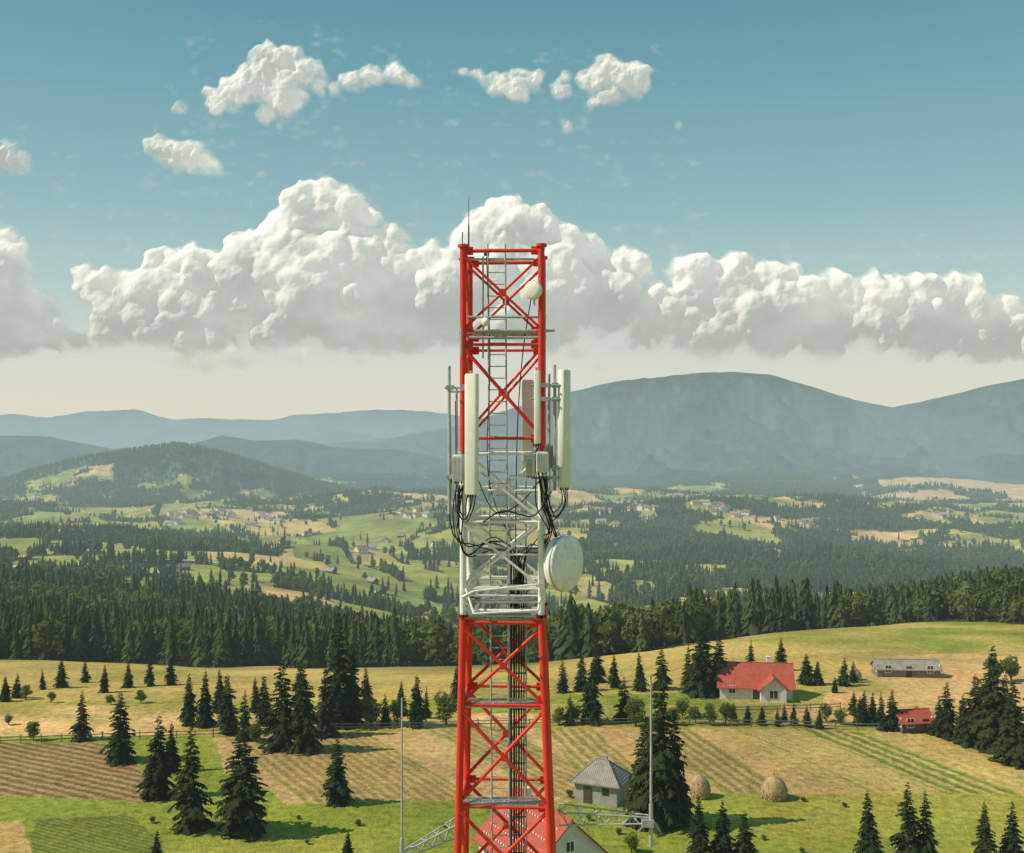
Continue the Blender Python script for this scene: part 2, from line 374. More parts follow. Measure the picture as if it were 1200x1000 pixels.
# ---------------------------------------------------------------- trees
def spruce_mesh(name,seed,levels=40,br=11,Rm=.21,mat=None):
    r=random.Random(seed); V=[];Fc=[];mi=[]
    def tri(a,b,c,k=1):
        n=len(V); V.extend([a,b,c]); Fc.append((n,n+1,n+2)); mi.append(k)
    n0=6
    for k in range(n0):
        a=2*math.pi*k/n0;b=2*math.pi*(k+1)/n0
        tri((.018*math.cos(a),.018*math.sin(a),-.02),(.018*math.cos(b),.018*math.sin(b),-.02),(0,0,.97),0)
    ba=[(r.uniform(0,6.28),r.uniform(.1,.9),r.uniform(-.42,.36)) for _ in range(18)]
    pw=r.uniform(.66,1.05)
    for l in range(levels):
        t=l/(levels-1); zz=.04+.945*t**.93
        Lr=Rm*((1-zz)**pw)*min(1,.70+zz*2.2)+.008
        Lr*=r.uniform(.78,1.18)
        nb=max(5,int(br*(1-t*.5)))
        off=r.random()*6.28
        for b in range(nb):
            if r.random()<.10: continue
            a=off+b*2*math.pi/nb+r.uniform(-.35,.35)
            sec=1.0
            for aa,hz_,am in ba:
                da=abs((a-aa+math.pi)%(2*math.pi)-math.pi); sec+=am*math.exp(-(da/.6)**2-((zz-hz_)/.08)**2)
            Lb=Lr*r.uniform(.55,1.28)*max(.3,sec)
            dx,dy=math.cos(a),math.sin(a); z0=zz+r.uniform(-.02,.02)
            rise=.35*t+.05; droop=.62-.3*t+r.uniform(-.18,.15)
            def P(s): return (dx*Lb*s,dy*Lb*s,z0+(rise*s-droop*s*s)*Lb)
            K=7
            for k in range(K):
                s=.12+.8*k/K; p=P(s); q=P(min(1,s+.26))
                wd=(.32*Lb*(1-s)**.6+.010)*r.uniform(.55,1.25)
                for sg in (-1,1):
                    e=(q[0]-dy*sg*wd*.9,q[1]+dx*sg*wd*.9,q[2]-wd*r.uniform(.0,.85))
                    tri(p,q,e)
                if r.random()<.55:
                    tri(p,q,((p[0]+q[0])/2,(p[1]+q[1])/2,(p[2]+q[2])/2-wd*.9))
            p=P(.8); tri((p[0]-dy*.011,p[1]+dx*.011,p[2]),(p[0]+dy*.011,p[1]-dx*.011,p[2]),P(1.12))
    return np_mesh(name,V,Fc,[M_bark,mat or M_spruce],False,mi)
def lowspruce(name,seed):
    r=random.Random(seed); V=[];Fc=[];mi=[]
    for k in range(5):
        a=2*math.pi*k/5;b=2*math.pi*(k+1)/5; n=len(V)
        V+= [(.02*math.cos(a),.02*math.sin(a),-.05),(.02*math.cos(b),.02*math.sin(b),-.05),(0,0,.8)]; Fc.append((n,n+1,n+2)); mi.append(0)
    T=10; Rb=r.uniform(.14,.22)
    for l in range(T):
        t=l/T; z0=.06+.94*t; zt=min(1.0,z0+.22*(1-t*.4)); Rr=(Rb*(1-t)**.8+.012)*r.uniform(.85,1.15)
        K=9; off=r.random()*6
        for k in range(K):
            a=off+2*math.pi*k/K+r.uniform(-.25,.25); da=2*math.pi/K*.58; rad=Rr*r.uniform(.5,1.4); zz=z0-r.uniform(0,.07)
            n=len(V)
            V+= [(0,0,zt),(rad*.68*math.cos(a-da),rad*.68*math.sin(a-da),z0+.03),(rad*math.cos(a),rad*math.sin(a),zz),(rad*.68*math.cos(a+da),rad*.68*math.sin(a+da),z0+.03)]
            Fc+= [(n,n+1,n+2),(n,n+2,n+3)]; mi+=[1,1]
    return np_mesh(name,V,Fc,[M_bark,M_forest],False,mi)
def broad_mesh(name,seed,leaves=900,ls=.05,W=.36):
    r=random.Random(seed); V=[];Fc=[];mi=[]
    def tri(a,b,c,k):
        n=len(V); V.extend([a,b,c]); Fc.append((n,n+1,n+2)); mi.append(k)
    def limb(p,q,r0,r1):
        p=Vector(p);q=Vector(q);d=(q-p).normalized();a=d.orthogonal().normalized();b=d.cross(a)
        for k in range(5):
            t0=2*math.pi*k/5;t1=2*math.pi*(k+1)/5
            A0=p+(a*math.cos(t0)+b*math.sin(t0))*r0;A1=p+(a*math.cos(t1)+b*math.sin(t1))*r0
            B0=q+(a*math.cos(t0)+b*math.sin(t0))*r1;B1=q+(a*math.cos(t1)+b*math.sin(t1))*r1
            tri(A0,A1,B1,0);tri(A0,B1,B0,0)
    limb((0,0,-.03),(0,0,.45),.03,.02)
    cl=[]
    for i in range(13):
        a=r.random()*6.28; rad=W*r.uniform(.15,.72); zz=r.uniform(.3,.85)
        rad*=math.sin(min(1,(1.05-zz)*1.5)*math.pi/2)
        c=(rad*math.cos(a),rad*math.sin(a),zz); cl.append((c,r.uniform(.12,.2)))
        limb((0,0,r.uniform(.2,.45)),c,.012,.004)
    for i in range(leaves):
        c,cr=cl[i%len(cl)]
        d=Vector((r.gauss(0,1),r.gauss(0,1),r.gauss(0,1))).normalized()
        p=Vector(c)+d*cr*r.uniform(.6,1.05)
        n=(d+Vector((r.uniform(-.7,.7),r.uniform(-.7,.7),r.uniform(-.7,.7)))).normalized(); a=n.orthogonal().normalized(); b=n.cross(a); t=r.random()*6.28
        s=ls*r.uniform(.6,1.3)
        pts=[p+(a*math.cos(t+k*2.09)+b*math.sin(t+k*2.09))*s for k in range(3)]
        tri(*pts,1)
    return np_mesh(name,V,Fc,[M_bark,M_leaf],False,mi)
SP=[spruce_mesh('spruce_crown_%d'%i,i+1,levels=36+i*2,br=10+i%3) for i in range(9)]
BR=[broad_mesh('broadleaf_crown_%d'%i,i+30,1300,.04) for i in range(3)]
src=bpy.data.collections.new('forest_trees')
for i in range(6):
    src.objects.link(bpy.data.objects.new('a_forest_spruce_%d'%i,lowspruce('forest_spruce_%d'%i,50+i)))
for i in range(3):
    src.objects.link(bpy.data.objects.new('b_forest_broadleaf_%d'%i,broad_mesh('forest_broadleaf_%d'%i,60+i,260,.09)))
cnt=[0]
def spruce(u,v,hp,wf=1.0):
    X0,D,z0=hit(u,v); h=hp/F*D
    o=bpy.data.objects.new('spruce_tree',SP[cnt[0]%9]); cnt[0]+=1
    wf*=random.uniform(.84,1.14); h*=random.uniform(.95,1.05)
    o.location=(X0,D,z0-.05); o.rotation_euler=(random.uniform(-.03,.03),random.uniform(-.03,.03),random.random()*6.28)
    o.scale=(h*wf,h*wf,h); link(o)
def leafy(u,v,hp,wf=1.0,name='fruit_tree'):
    X0,D,z0=hit(u,v); h=hp/F*D
    o=bpy.data.objects.new(name,BR[cnt[0]%3]); cnt[0]+=1
    o.location=(X0,D,z0-.05); o.rotation_euler=(0,0,random.random()*6.28); o.scale=(h*wf,h*wf,h); link(o)
for t in [(95,868,62,1.1),(140,892,88,1.3),(185,935,102,1.25),(222,972,130,1.2),(284,978,132,1.15),(240,852,68,1),(268,860,72,1),(221,850,60,1),(200,905,60,1.0),
 (286,868,60,.9),(330,878,112,.95),(357,880,112,1.0),(398,852,142,.95),(383,862,80,1),(412,848,95,1),(487,852,62,1.1),(395,942,80,1.3),(693,848,80,1.05),(731,845,50,1.3),(667,850,38,1.1),
 (822,815,95,1.25),(806,812,62,1.1),(842,812,66,1.2),(773,968,176,1.0),(756,962,128,.95),(792,966,138,.95),(1018,1012,88,1.2),(1064,1012,96,1.0),(1087,1014,92,1.0),(1155,1015,80,1.1),(1187,1015,80,1.2),
 (1110,866,66,1.2),(1130,872,58,1.1),(1142,872,82,1.1),(1164,880,118,.95),(1188,896,102,1.15),(1210,890,120,1.0),(1152,868,70,1.1),(1176,872,86,1.1),(1100,862,46,1.2),
 (820,1015,82,1.1),(848,1015,80,1.1),(872,1016,66,1.1),(407,1022,50,1.3),(183,1020,46,1.2),(1000,838,30,1.3),(1012,846,36,1.2),(1022,850,40,1.2),(1034,856,48,1.1),(1046,856,48,1.1),(1007,850,34,1.2),(978,812,20,1.3),
 (945,802,36,1.4),(958,803,30,1.3),(989,804,34,1.3),(1000,800,26,1.2),(930,850,26,1.2),(919,846,22,1.2),(946,852,26,1.2),(960,854,26,1.2),(860,845,22,1.3),(876,848,22,1.2),(893,850,22,1.2),(911,851,24,1.1),
 (20,818,30,1.2),(72,806,38,1.2),(50,808,26,1.2),(122,812,34,1.1),(150,806,30,1.2),(176,804,34,1.1),(200,803,34,1.1),(6,822,30,1.2),(100,800,30,1.2),(452,850,40,1.1),(470,838,42,1),(500,842,40,1),(430,835,55,1),(535,822,44,1),
 (700,800,42,1.1),(720,806,40,1),(750,810,45,1.1),(775,808,50,1.1),(660,812,40,1.1),(682,810,44,1),(880,788,40,1.2),(915,786,40,1.2),(300,835,44,1),(310,850,60,1),(352,838,60,1),(258,835,50,1.1)]: spruce(*t)
for t in [(39,868,24,1.1),(523,850,40,1.3),(300,870,26,1.2),(745,852,36,1.1),(800,842,24,1.2),(815,848,24,1.1),(832,850,26,1.1),(850,850,28,1.1),(740,1000,28,1.2),(790,850,22,1.2),(968,846,22,1.2),(672,848,26,1.2),
 (435,852,36,1.2),(466,850,30,1.2),(1075,848,22,1.2),(655,850,22,1.2),(985,850,20,1.3),(10,850,14,1.3),(30,820,18,1.2),(60,824,14,1.2),(130,826,14,1.3),(165,824,16,1.3),(1165,800,30,1.3),(1185,798,34,1.2)]: leafy(*t)
for t in [(420,968,8,1.6),(178,965,9,1.6),(655,955,9,1.6),(668,935,10,1.5),(745,952,9,1.6),(942,940,7,1.6),(990,946,6,1.8),(690,962,8,1.6),(350,960,6,1.8),(725,978,8,1.6),(520,970,6,1.8),(895,985,7,1.7),(940,1000,7,1.7),(360,990,7,1.6)]: leafy(*t,name='shrub')
# distant forest as one instanced object
pts=[];sc=[];vid=[]
def scatter(d0,d1,sp,s0,s1,lonely=0.0):
    area=.5*(d1**2-d0**2)*1.16; n=int(area/sp**2)
    D=np.sqrt(RNG.uniform(d0**2,d1**2,n)); t=RNG.uniform(-.58,.58,n); X0=t*D
    cl=np.clip((fbm(X0/70,D/70,3,140)-.42)*8,0,2.2)
    k=meadowmask(X0,D)|(RNG.random(n)<lonely*cl); X0=X0[k];D=D[k]
    Z0=H(X0,D); n=len(D)
    hv=.72+.6*fbm(X0/40,D/40,3,120)
    pts.append(np.stack([X0,D,Z0-.3],1)); sc.append(s0+(s1-s0)*RNG.beta(2,2.2,n)*hv*1.05)
    bl=(fbm(X0/60,D/60,3,130)>.55); r6=RNG.integers(0,6,n); vid.append(np.where((bl&(RNG.random(n)<.75))|(RNG.random(n)<.07),6+RNG.integers(0,3,n),r6))
scatter(240,720,4.4,6.5,15.5,.008)
scatter(720,1700,6.4,7,15,.025)
scatter(1700,3000,9.5,7,15,.035)
scatter(3000,4600,15,11,17)
pts=np.concatenate(pts);sc=np.concatenate(sc);vid=np.concatenate(vid)
sc=np.where(vid>=6,sc*.82,sc)
print('forest trees',len(pts))
fme=bpy.data.meshes.new('forest'); fme.vertices.add(len(pts)); fme.vertices.foreach_set('co',pts.astype(np.float32).ravel())
a=fme.attributes.new('tsc','FLOAT','POINT'); a.data.foreach_set('value',sc.astype(np.float32))
a=fme.attributes.new('tid','INT','POINT'); a.data.foreach_set('value',vid.astype(np.int32))
a=fme.attributes.new('trot','FLOAT_VECTOR','POINT'); a.data.foreach_set('vector',np.stack([RNG.normal(0,.03,len(pts)),RNG.normal(0,.03,len(pts)),RNG.uniform(0,6.28,len(pts))],1).astype(np.float32).ravel())
fo=link(bpy.data.objects.new('forest',fme))
ng=bpy.data.node_groups.new('forest_instances','GeometryNodeTree')
ng.interface.new_socket('Geometry',in_out='INPUT',socket_type='NodeSocketGeometry'); ng.interface.new_socket('Geometry',in_out='OUTPUT',socket_type='NodeSocketGeometry')
gi=ng.nodes.new('NodeGroupInput'); go=ng.nodes.new('NodeGroupOutput'); ip=ng.nodes.new('GeometryNodeInstanceOnPoints')
m2p=ng.nodes.new('GeometryNodeMeshToPoints'); ci=ng.nodes.new('GeometryNodeCollectionInfo')
ci.inputs['Collection'].default_value=src; ci.inputs['Separate Children'].default_value=True; ci.inputs['Reset Children'].default_value=True
def na(n,t):
    q=ng.nodes.new('GeometryNodeInputNamedAttribute'); q.data_type=t; q.inputs[0].default_value=n; return q.outputs[0]
ng.links.new(gi.outputs[0],m2p.inputs[0]); ng.links.new(m2p.outputs[0],ip.inputs['Points']); ng.links.new(ci.outputs[0],ip.inputs['Instance'])
ip.inputs['Pick Instance'].default_value=True; ng.links.new(na('tid','INT'),ip.inputs['Instance Index'])
ng.links.new(na('trot','FLOAT_VECTOR'),ip.inputs['Rotation']); ng.links.new(na('tsc','FLOAT'),ip.inputs['Scale']); ng.links.new(ip.outputs[0],go.inputs[0])
md=fo.modifiers.new('scatter','NODES'); md.node_group=ng
# ---------------------------------------------------------------- buildings
def roof_slab(mb,L_,W_,zb,hr,ov=.5,th=.14,m=0):
    sl=hr/(W_/2); e=W_/2+ov; ze=zb-sl*ov
    for sg in (-1,1):
        vs=[]
        for X0 in (-L_/2-ov,L_/2+ov):
            vs+= [(X0,0,zb+hr),(X0,sg*e,ze),(X0,sg*e,ze-th),(X0,0,zb+hr-th)]
        mb.add(vs,[(0,1,5,4),(1,2,6,5),(2,3,7,6),(3,0,4,7),(0,3,2,1),(4,5,6,7)],m)
    mb.tube((-L_/2-ov,0,zb+hr+.02),(L_/2+ov,0,zb+hr+.02),.09,6,m)
def walls(mb,L_,W_,zb,hr,m=0,z0=-1.0):
    x,y=L_/2,W_/2
    vs=[(-x,-y,z0),(x,-y,z0),(x,y,z0),(-x,y,z0),(-x,-y,zb),(x,-y,zb),(x,y,zb),(-x,y,zb),(-x,0,zb+hr-.05),(x,0,zb+hr-.05)]
    mb.add(vs,[(0,1,5,4),(2,3,7,6),(1,2,6,9,5),(3,0,4,8,7)],m)
def gable_house(name,loc,yaw,L_,W_,zb,hr,wall,roof,ov=.5,chim=True,wing=None):
    e=empty(name,loc,yaw)
    a=MB(); walls(a,L_,W_,zb,hr)
    if wing:
        wl,wx=wing
        y0=-W_/2
        a.add([(wx-2,y0-wl,-1),(wx+2,y0-wl,-1),(wx+2,y0+.5,-1),(wx-2,y0+.5,-1),(wx-2,y0-wl,zb),(wx+2,y0-wl,zb),(wx+2,y0+.5,zb),(wx-2,y0+.5,zb),(wx,y0-wl,zb+1.7)],
              [(0,1,5,8,4),(1,2,6,5),(3,0,4,7)])
    a.obj('walls',[wall],e)
    b=MB(); roof_slab(b,L_,W_,zb,hr,ov)
    if wing:
        for sg in (-1,1):
            b.add([(wx,y0-wl-.5,zb+1.75),(wx+sg*2.5,y0-wl-.5,zb-.35),(wx+sg*2.5,y0+.2,zb-.35),(wx,y0+2.3,zb+1.75)],[(0,1,2,3)])
    b.obj('roof',[roof],e)
    wv=MB(); fr=MB()
    def win(x,y,z,nx,ny,w=.95,h=1.2):
        yw=math.atan2(nx,-ny)
        fr.box((x+nx*.03,y+ny*.03,z),(w+.22,.06,h+.22),yw); wv.box((x+nx*.06,y+ny*.06,z),(w,.05,h),yw)
        fr.box((x+nx*.10,y+ny*.10,z),(.06,.03,h),yw)
    nwin=max(2,int(L_/3))
    for k in range(nwin):
        xx=-L_/2+L_*(k+.5)/nwin
        if k!=nwin//2: win(xx,-W_/2,1.5,0,-1)
        win(xx,W_/2,1.5,0,1)
    if wing: win(wx,-W_/2-wing[0],1.3,0,-1,1.2,1.2)
    for sx in (-1,1):
        for q in (-.25,.25): win(sx*L_/2,q*W_,1.5,sx,0)
        if hr>2: win(sx*L_/2,0,zb+hr*.35,sx,0,.8,.9)
    wv.obj('windows',[M_glass],e); fr.obj('window_frames',[M_white],e)
    d=MB(); xx=-L_/2+L_*(nwin//2+.5)/nwin; d.box((xx,-W_/2-.04,1.0),(1.0,.08,2.0)); d.obj('door',[M_door],e)
    if chim:
        c=MB(); c.box((L_*.2,.5,zb+hr+.15),(.55,.55,1.5)); c.box((L_*.2,.5,zb+hr+.94),(.7,.7,.1)); c.obj('chimney',[M_plaster],e)
    return e
X0,D,z0=hit(707,943)
e=empty('stone_hut',(X0,D+2,z0),math.radians(-24))
a=MB(); x2,y2,hz=2.6,2.2,2.7
a.add([(-x2,-y2,-.5),(x2,-y2,-.5),(x2,y2,-.5),(-x2,y2,-.5),(-x2,-y2,hz),(x2,-y2,hz),(x2,y2,hz),(-x2,y2,hz)],[(0,1,5,4),(1,2,6,5),(2,3,7,6),(3,0,4,7)]); a.obj('walls',[M_plgrey],e)
a=MB(); o=.45; rz=hz+2.0
a.add([(-x2-o,-y2-o,hz-.3),(x2+o,-y2-o,hz-.3),(x2+o,y2+o,hz-.3),(-x2-o,y2+o,hz-.3),(-.7,0,rz),(.7,0,rz),(-x2-o,-y2-o,hz-.42),(x2+o,-y2-o,hz-.42),(x2+o,y2+o,hz-.42),(-x2-o,y2+o,hz-.42)],
 [(0,1,5,4),(1,2,5),(2,3,4,5),(3,0,4),(6,7,1,0),(7,8,2,1),(8,9,3,2),(9,6,0,3),(9,8,7,6)]); a.tube((-.75,0,rz),(.75,0,rz),.1,6)
for sx in(-1,1):
    for sy in(-1,1): a.tube((sx*.7,0,rz),(sx*(x2+o),sy*(y2+o),hz-.28),.07,6)
a.obj('roof',[M_roofgrey],e)
a=MB(); a.box((-1.0,-y2-.04,1.0),(1.0,.08,2.0)); a.obj('door',[M_door],e)
a=MB(); a.box((1.2,-y2-.03,1.6),(.8,.06,.8)); a.box((-x2-.03,0,1.6),(.06,.8,.8)); a.obj('windows',[M_glass],e)
a=MB(); a.box((.4,.3,rz-.1),(.4,.4,1.0)); a.obj('chimney',[M_plgrey],e)
X0,D,z0=hit(636,1034)
e=gable_house('red_roof_house',(X0,D+2,z0),math.radians(118),10.5,8.6,3.0,4.0,M_plaster,M_roofred,.55)
a=MB()
for sg in(-1,1):
    for r_ in (.25,.5,.75,.93):
        yv=sg*4.3*r_; zv_=3.0+4.0*(1-r_)
        for k in range(19): a.box((-4.7+k*.52,yv,zv_+.08),(.16,.05,.14))
a.obj('snow_guards',[M_white],e)
X0,D,z0=hit(892,822)
gable_house('farmhouse',(X0,D+5,z0),math.radians(-8),11.5,7.5,2.2,3.0,M_plaster,M_roofred,.5,True,(2.0,2.6))
X0,D,z0=hit(1066,794)
gable_house('wooden_barn',(X0,D+2,z0),math.radians(-4),11,4.2,1.6,1.2,M_wood,M_roofgrey,.35,False)
X0,D,z0=hit(1074,860)
gable_house('red_roof_shed',(X0,D+2,z0),math.radians(10),4.8,3.6,1.7,1.3,M_woodb,M_roofred,.35,False)
def haystack(u,v,w,h):
    X0,D,z0=hit(u,v); a=MB(); prof=[(w*.80,-.2),(w*.95,.15*h),(w,.32*h),(w*.95,.5*h),(w*.78,.7*h),(w*.5,.87*h),(w*.2,.97*h),(0.02,1.0*h)]
    a.lathe(prof,(0,0,0),(0,0,1),24)
    r=random.Random(int(u)); a.v=[(px*(1+r.uniform(-.09,.09)),py*(1+r.uniform(-.09,.09)),pz+r.uniform(-.05,.05)) for px,py,pz in a.v]
    for k in range(520):
        t=r.random(); q=r.random()*6.28; i=min(6,int(t*7)); fr_=t*7-i
        rad=prof[i][0]*(1-fr_)+prof[i+1][0]*fr_; zz=prof[i][1]*(1-fr_)+prof[i+1][1]*fr_
        p=Vector((rad*math.cos(q),rad*math.sin(q),zz)); d=Vector((math.cos(q)*.4+r.uniform(-.3,.3),math.sin(q)*.4+r.uniform(-.3,.3),-.5))*.5
        s=Vector((-math.sin(q),math.cos(q),0))*.05; a.add([p-s,p+s,p+d],[(0,1,2)])
    a.tube((0,0,h*.9),(0.05,0,h+.5),.04,6); ob=a.obj('haystack',[M_hay]); ob.location=(X0,D,z0)
haystack(820,934,1.25,2.7); haystack(907,936,1.55,2.7)
haystack(1002,797,1.1,2.0)
def vhouse(name,wallm,roofm,L_,W_):
    a=MB(); walls(a,L_,W_,2.8,2.6,0,-3); roof_slab(a,L_,W_,2.8,2.6,.5,.15,1)
    for sy in(-1,1):
        for k in range(3): a.box((-L_/2+L_*(k+.5)/3,sy*(W_/2+.02),1.6),(1,.05,1.1),0,2)
    for sx in(-1,1): a.box((sx*(L_/2+.02),0,1.6),(.05,1,1.1),0,2)
    a.box((L_*.2,.4,5.6),(.6,.6,1.3),0,0)
    return a.mesh(name,[wallm,roofm,M_glass])
VH=[vhouse('village_house_a',M_plaster,M_roofor,10,8),vhouse('village_house_b',M_plaster,M_roofbr,9,7),vhouse('village_house_c',M_plaster,M_roofgrey,13,9),vhouse('village_house_d',M_woodb,M_roofgrey,9,6)]
rv=random.Random(5)
def vil(u,v,k=None,s=1.0,chk=False):
    X0,D,z0=hit(u,v)
    if chk and meadowmask(np.array([X0]),np.array([D]))[0]: return False
    o=bpy.data.objects.new('village_house',VH[rv.randrange(3) if k is None else k]); o.location=(X0,D,z0); o.rotation_euler=(0,0,rv.uniform(0,3.14)); o.scale=(s,s,s); link(o); return True
for u,v,k in [(440,700,3),(437,684,3),(388,672,3),(745,730,3),(770,738,3),(700,727,3),(735,733,3),(430,641,0),(470,630,3),(330,636,0),(720,641,1),(756,638,0),(500,600,0),(215,668,3),(500,712,3),(548,700,3)]: vil(u,v,k)
for (uc,vc,su,sv,n) in [(210,605,18,4,16),(260,607,20,4,16),(320,609,14,3,8),(770,592,16,5,14),(805,584,16,5,18),(850,600,16,5,12),(730,606,16,4,8),(960,606,22,4,12),(1090,606,26,4,6),(60,588,30,5,6),(470,600,26,5,7),(900,650,22,4,4),(450,640,22,5,4),(690,600,12,4,5)]:
    i=0;tr_=0
    while i<n and tr_<n*6:
        tr_+=1
        if vil(rv.gauss(uc,su),rv.gauss(vc,sv),None,1.3,True): i+=1
def fence(pts_uv,name='wooden_fence',sp=2.4):
    P=[Vector(hit(u,v)) for u,v in pts_uv]; a=MB()
    for p,q in zip(P,P[1:]):
        n=max(1,int((q-p).length/sp)); prev=None
        for k in range(n+1):
            c=p.lerp(q,k/n); c.z=float(H(np.array([c.x]),np.array([c.y]))[0]); hgt=1.2+random.uniform(-.08,.08)
            a.tube(c-Vector((0,0,.2)),c+Vector((random.uniform(-.05,.05),0,hgt)),.07,6)
            if prev is not None:
                for hz in (.5,.95): a.box((prev+c)/2+Vector((0,-.08,hz)),((c-prev).length,.04,.12),math.atan2(c.y-prev.y,c.x-prev.x))
            prev=c
    a.obj(name,[M_wood])
fence([(-150,873),(0,872),(120,868),(250,864),(300,858)]); fence([(300,858),(440,856),(560,852),(640,851)]); fence([(640,851),(760,850),(880,852),(1055,857)],sp=3)
fence([(860,836),(985,832)],sp=2.2)
def road(uv,w):
    P=[hit(u,v) for u,v in uv]; V=[];
    PP=[]
    for i in range(len(P)-1):
        for k in range(12): t=k/12; PP.append((P[i][0]*(1-t)+P[i+1][0]*t,P[i][1]*(1-t)+P[i+1][1]*t))
    for i,p in enumerate(PP):
        q=PP[min(i+1,len(PP)-1)]; o=PP[max(i-1,0)]; d=Vector((q[0]-o[0],q[1]-o[1])).normalized(); nrm=Vector((-d.y,d.x))
        for s in (-1,-.5,0,.5,1):
            X0=p[0]+nrm.x*w*s; Y0=p[1]+nrm.y*w*s; V.append((X0,Y0,float(H(np.array([X0]),np.array([Y0]))[0])+.9))
    n=len(PP); Fc=[(i*5+k,i*5+k+1,(i+1)*5+k+1,(i+1)*5+k) for i in range(n-1) for k in range(4)]
    link(bpy.data.objects.new('road',np_mesh('road',V,Fc,[M_road],True)))
road([(-40,668),(60,664),(150,659),(250,660),(300,668)],6)
# ---------------------------------------------------------------- tower
S=70.0; Y0=F/S
def W(u,v,dy=0): return Vector(((u-600)/S,Y0+dy,CH-(v-HV)/S))
ztap=W(0,725).z
YAW=math.radians(-2.6)
def cx(z): return (590.5-600)/S + max(0,ztap-z)*.010
def hw(z): return .655+max(0,ztap-z)*.030
def corner(i,z):
    h=hw(z); sx,sy=[(-1,-1),(1,-1),(1,1),(-1,1)][i]
    p=Vector((sx*h,sy*h,0)); p.rotate(Matrix.Rotation(YAW,3,'Z'))
    return Vector((cx(z)+p.x,Y0+.655+p.y,z))
tower=empty('telecom_tower',(0,0,0))
sect=[(288,530,0),(530,722,1),(722,1130,0),(1130,1540,1),(1540,1950,0),(1950,2360,1),(2360,2780,0),(2780,3190,1),(3190,3522,0)]
lg=MB(); br=MB()
def zv(v): return CH-(v-HV)/S
for v0,v1,m in sect:
    for i in range(4):
        a,b=corner(i,zv(v0)),corner(i,zv(v1)); lg.tube(a,b,.056 if v0<700 else .062,14,m)
        for vv in (v0,v1):
            c=corner(i,zv(vv)); lg.tube(c-Vector((0,0,.022)),c+Vector((0,0,.022)),.092,12,m)
        for q in range(6):
            t=q*math.pi/3; c=corner(i,zv(v1)); lg.tube(c+Vector((math.cos(t)*.08,math.sin(t)*.08,-.04)),c+Vector((math.cos(t)*.08,math.sin(t)*.08,.045)),.009,5,2)
def colr(v):
    for v0,v1,m in sect:
        if v0<=v<v1: return m
    return 0
def hor(v,r=.03,faces=range(4)):
    for i in faces:
        br.tube(corner(i,zv(v)),corner((i+1)%4,zv(v)),r,8,colr(v))
        for e_,o_ in ((i,(i+1)%4),((i+1)%4,i)):
            c=corner(e_,zv(v)); d=(corner(o_,zv(v))-c).normalized(); ang=math.atan2(d.y,d.x)
            br.box(c+d*.10,(.14,.012,.14),ang,colr(v))
def xb(v0,v1,r=.024,kind='X'):
    for i in range(4):
        j=(i+1)%4; n=Vector((0,0,0)); cen=(corner(0,zv(v0))+corner(2,zv(v0)))/2; mid_=(corner(i,zv(v0))+corner(j,zv(v0)))/2
        n=(mid_-cen).normalized()*.03
        A0,B1=corner(i,zv(v0)),corner(j,zv(v1)); A1,B0=corner(j,zv(v0)),corner(i,zv(v1))
        vm=(v0+v1)/2
        if kind in('X','\\'): br.tube(A0+n,B1+n,r,8,colr(vm))
        if kind in('X','/'): br.tube(A1-n,B0-n,r,8,colr(vm))
        if kind=='X': br.box((A0+B1)/2,(.12,.08,.12),math.atan2((A1-A0).y,(A1-A0).x),colr(vm))
for v in (294,388,404,514,532,612,690,716,730,826,944,1060,1130): hor(v,.032 if v in(294,716,730) else .026)
xb(300,386); xb(408,512); xb(536,610); xb(614,688); xb(736,824,.030); xb(832,940,.031); xb(948,1056,.031); xb(1064,1128,.031)
v=1130
while v<3440:
    xb(v+6,v+136,.034); hor(v+140,.034); v+=140
for vv in (575,650): 
    for i in (0,2): br.tube(corner(i,zv(vv)),corner((i+1)%4,zv(vv)),.018,6,1)
lg.obj('legs',[M_red,M_white,M_galv],tower); br.obj('bracing',[M_red,M_white],tower)
ld=MB()
def lp(u,v,dy): return W(u,v,dy)
lt,lb=282,3500
for uu in (571,592): ld.tube(lp(uu,lt,.35),lp(uu+6,1100,.35),.015,6); ld.tube(lp(uu+6,1100,.35),lp(uu+6,lb,.35),.015,6)
v=lt+6
while v<lb:
    o=6*min(1,(v-lt)/(1100-lt)); ld.tube(lp(571+o,v,.35),lp(592+o,v,.35),.010,5); v+=14
for vv in (300,388,514,612,690,730,826,944,1060):
    o=6*min(1,(vv-lt)/(1100-lt)); ld.box(lp(581+o,vv,.37),(1.28,.03,.04))
ld.obj('ladder',[M_galv],tower)
cl=MB()
for uu in (597,617): cl.tube(W(uu,560,.9),W(uu+2,3450,.9),.016,6)
v=560
while v<3450: cl.box(W(608,v,.86),(.30,.02,.03)); v+=22
cl.obj('cable_ladder',[M_galv],tower)
cb=MB()
for k in range(6):
    uu=599+k*3.1; r_=.011+.005*(k%3==0)
    cb.tube(W(uu,650+17*k%50,.82),W(uu+1.5,3400,.82),r_,6)
for k in range(2):
    cb.tube(W(603+k*5.5,712,.6),W(604+k*5.5,3300,.6),.013,6)
def smooth(P,n=8):
    P=[Vector(p) for p in P]; out=[]
    Q=[P[0]]+P+[P[-1]]
    for i in range(1,len(Q)-2):
        for k in range(n):
            t=k/n; a,b,c,d=Q[i-1],Q[i],Q[i+1],Q[i+2]
            out.append(.5*((2*b)+(c-a)*t+(2*a-5*b+4*c-d)*t*t+(3*b-a-3*c+d)*t**3))
    out.append(P[-1]); return out
def cable(P,r=.010): cb.poly(smooth([W(*p) for p in P]),r,6)
rc=random.Random(3)
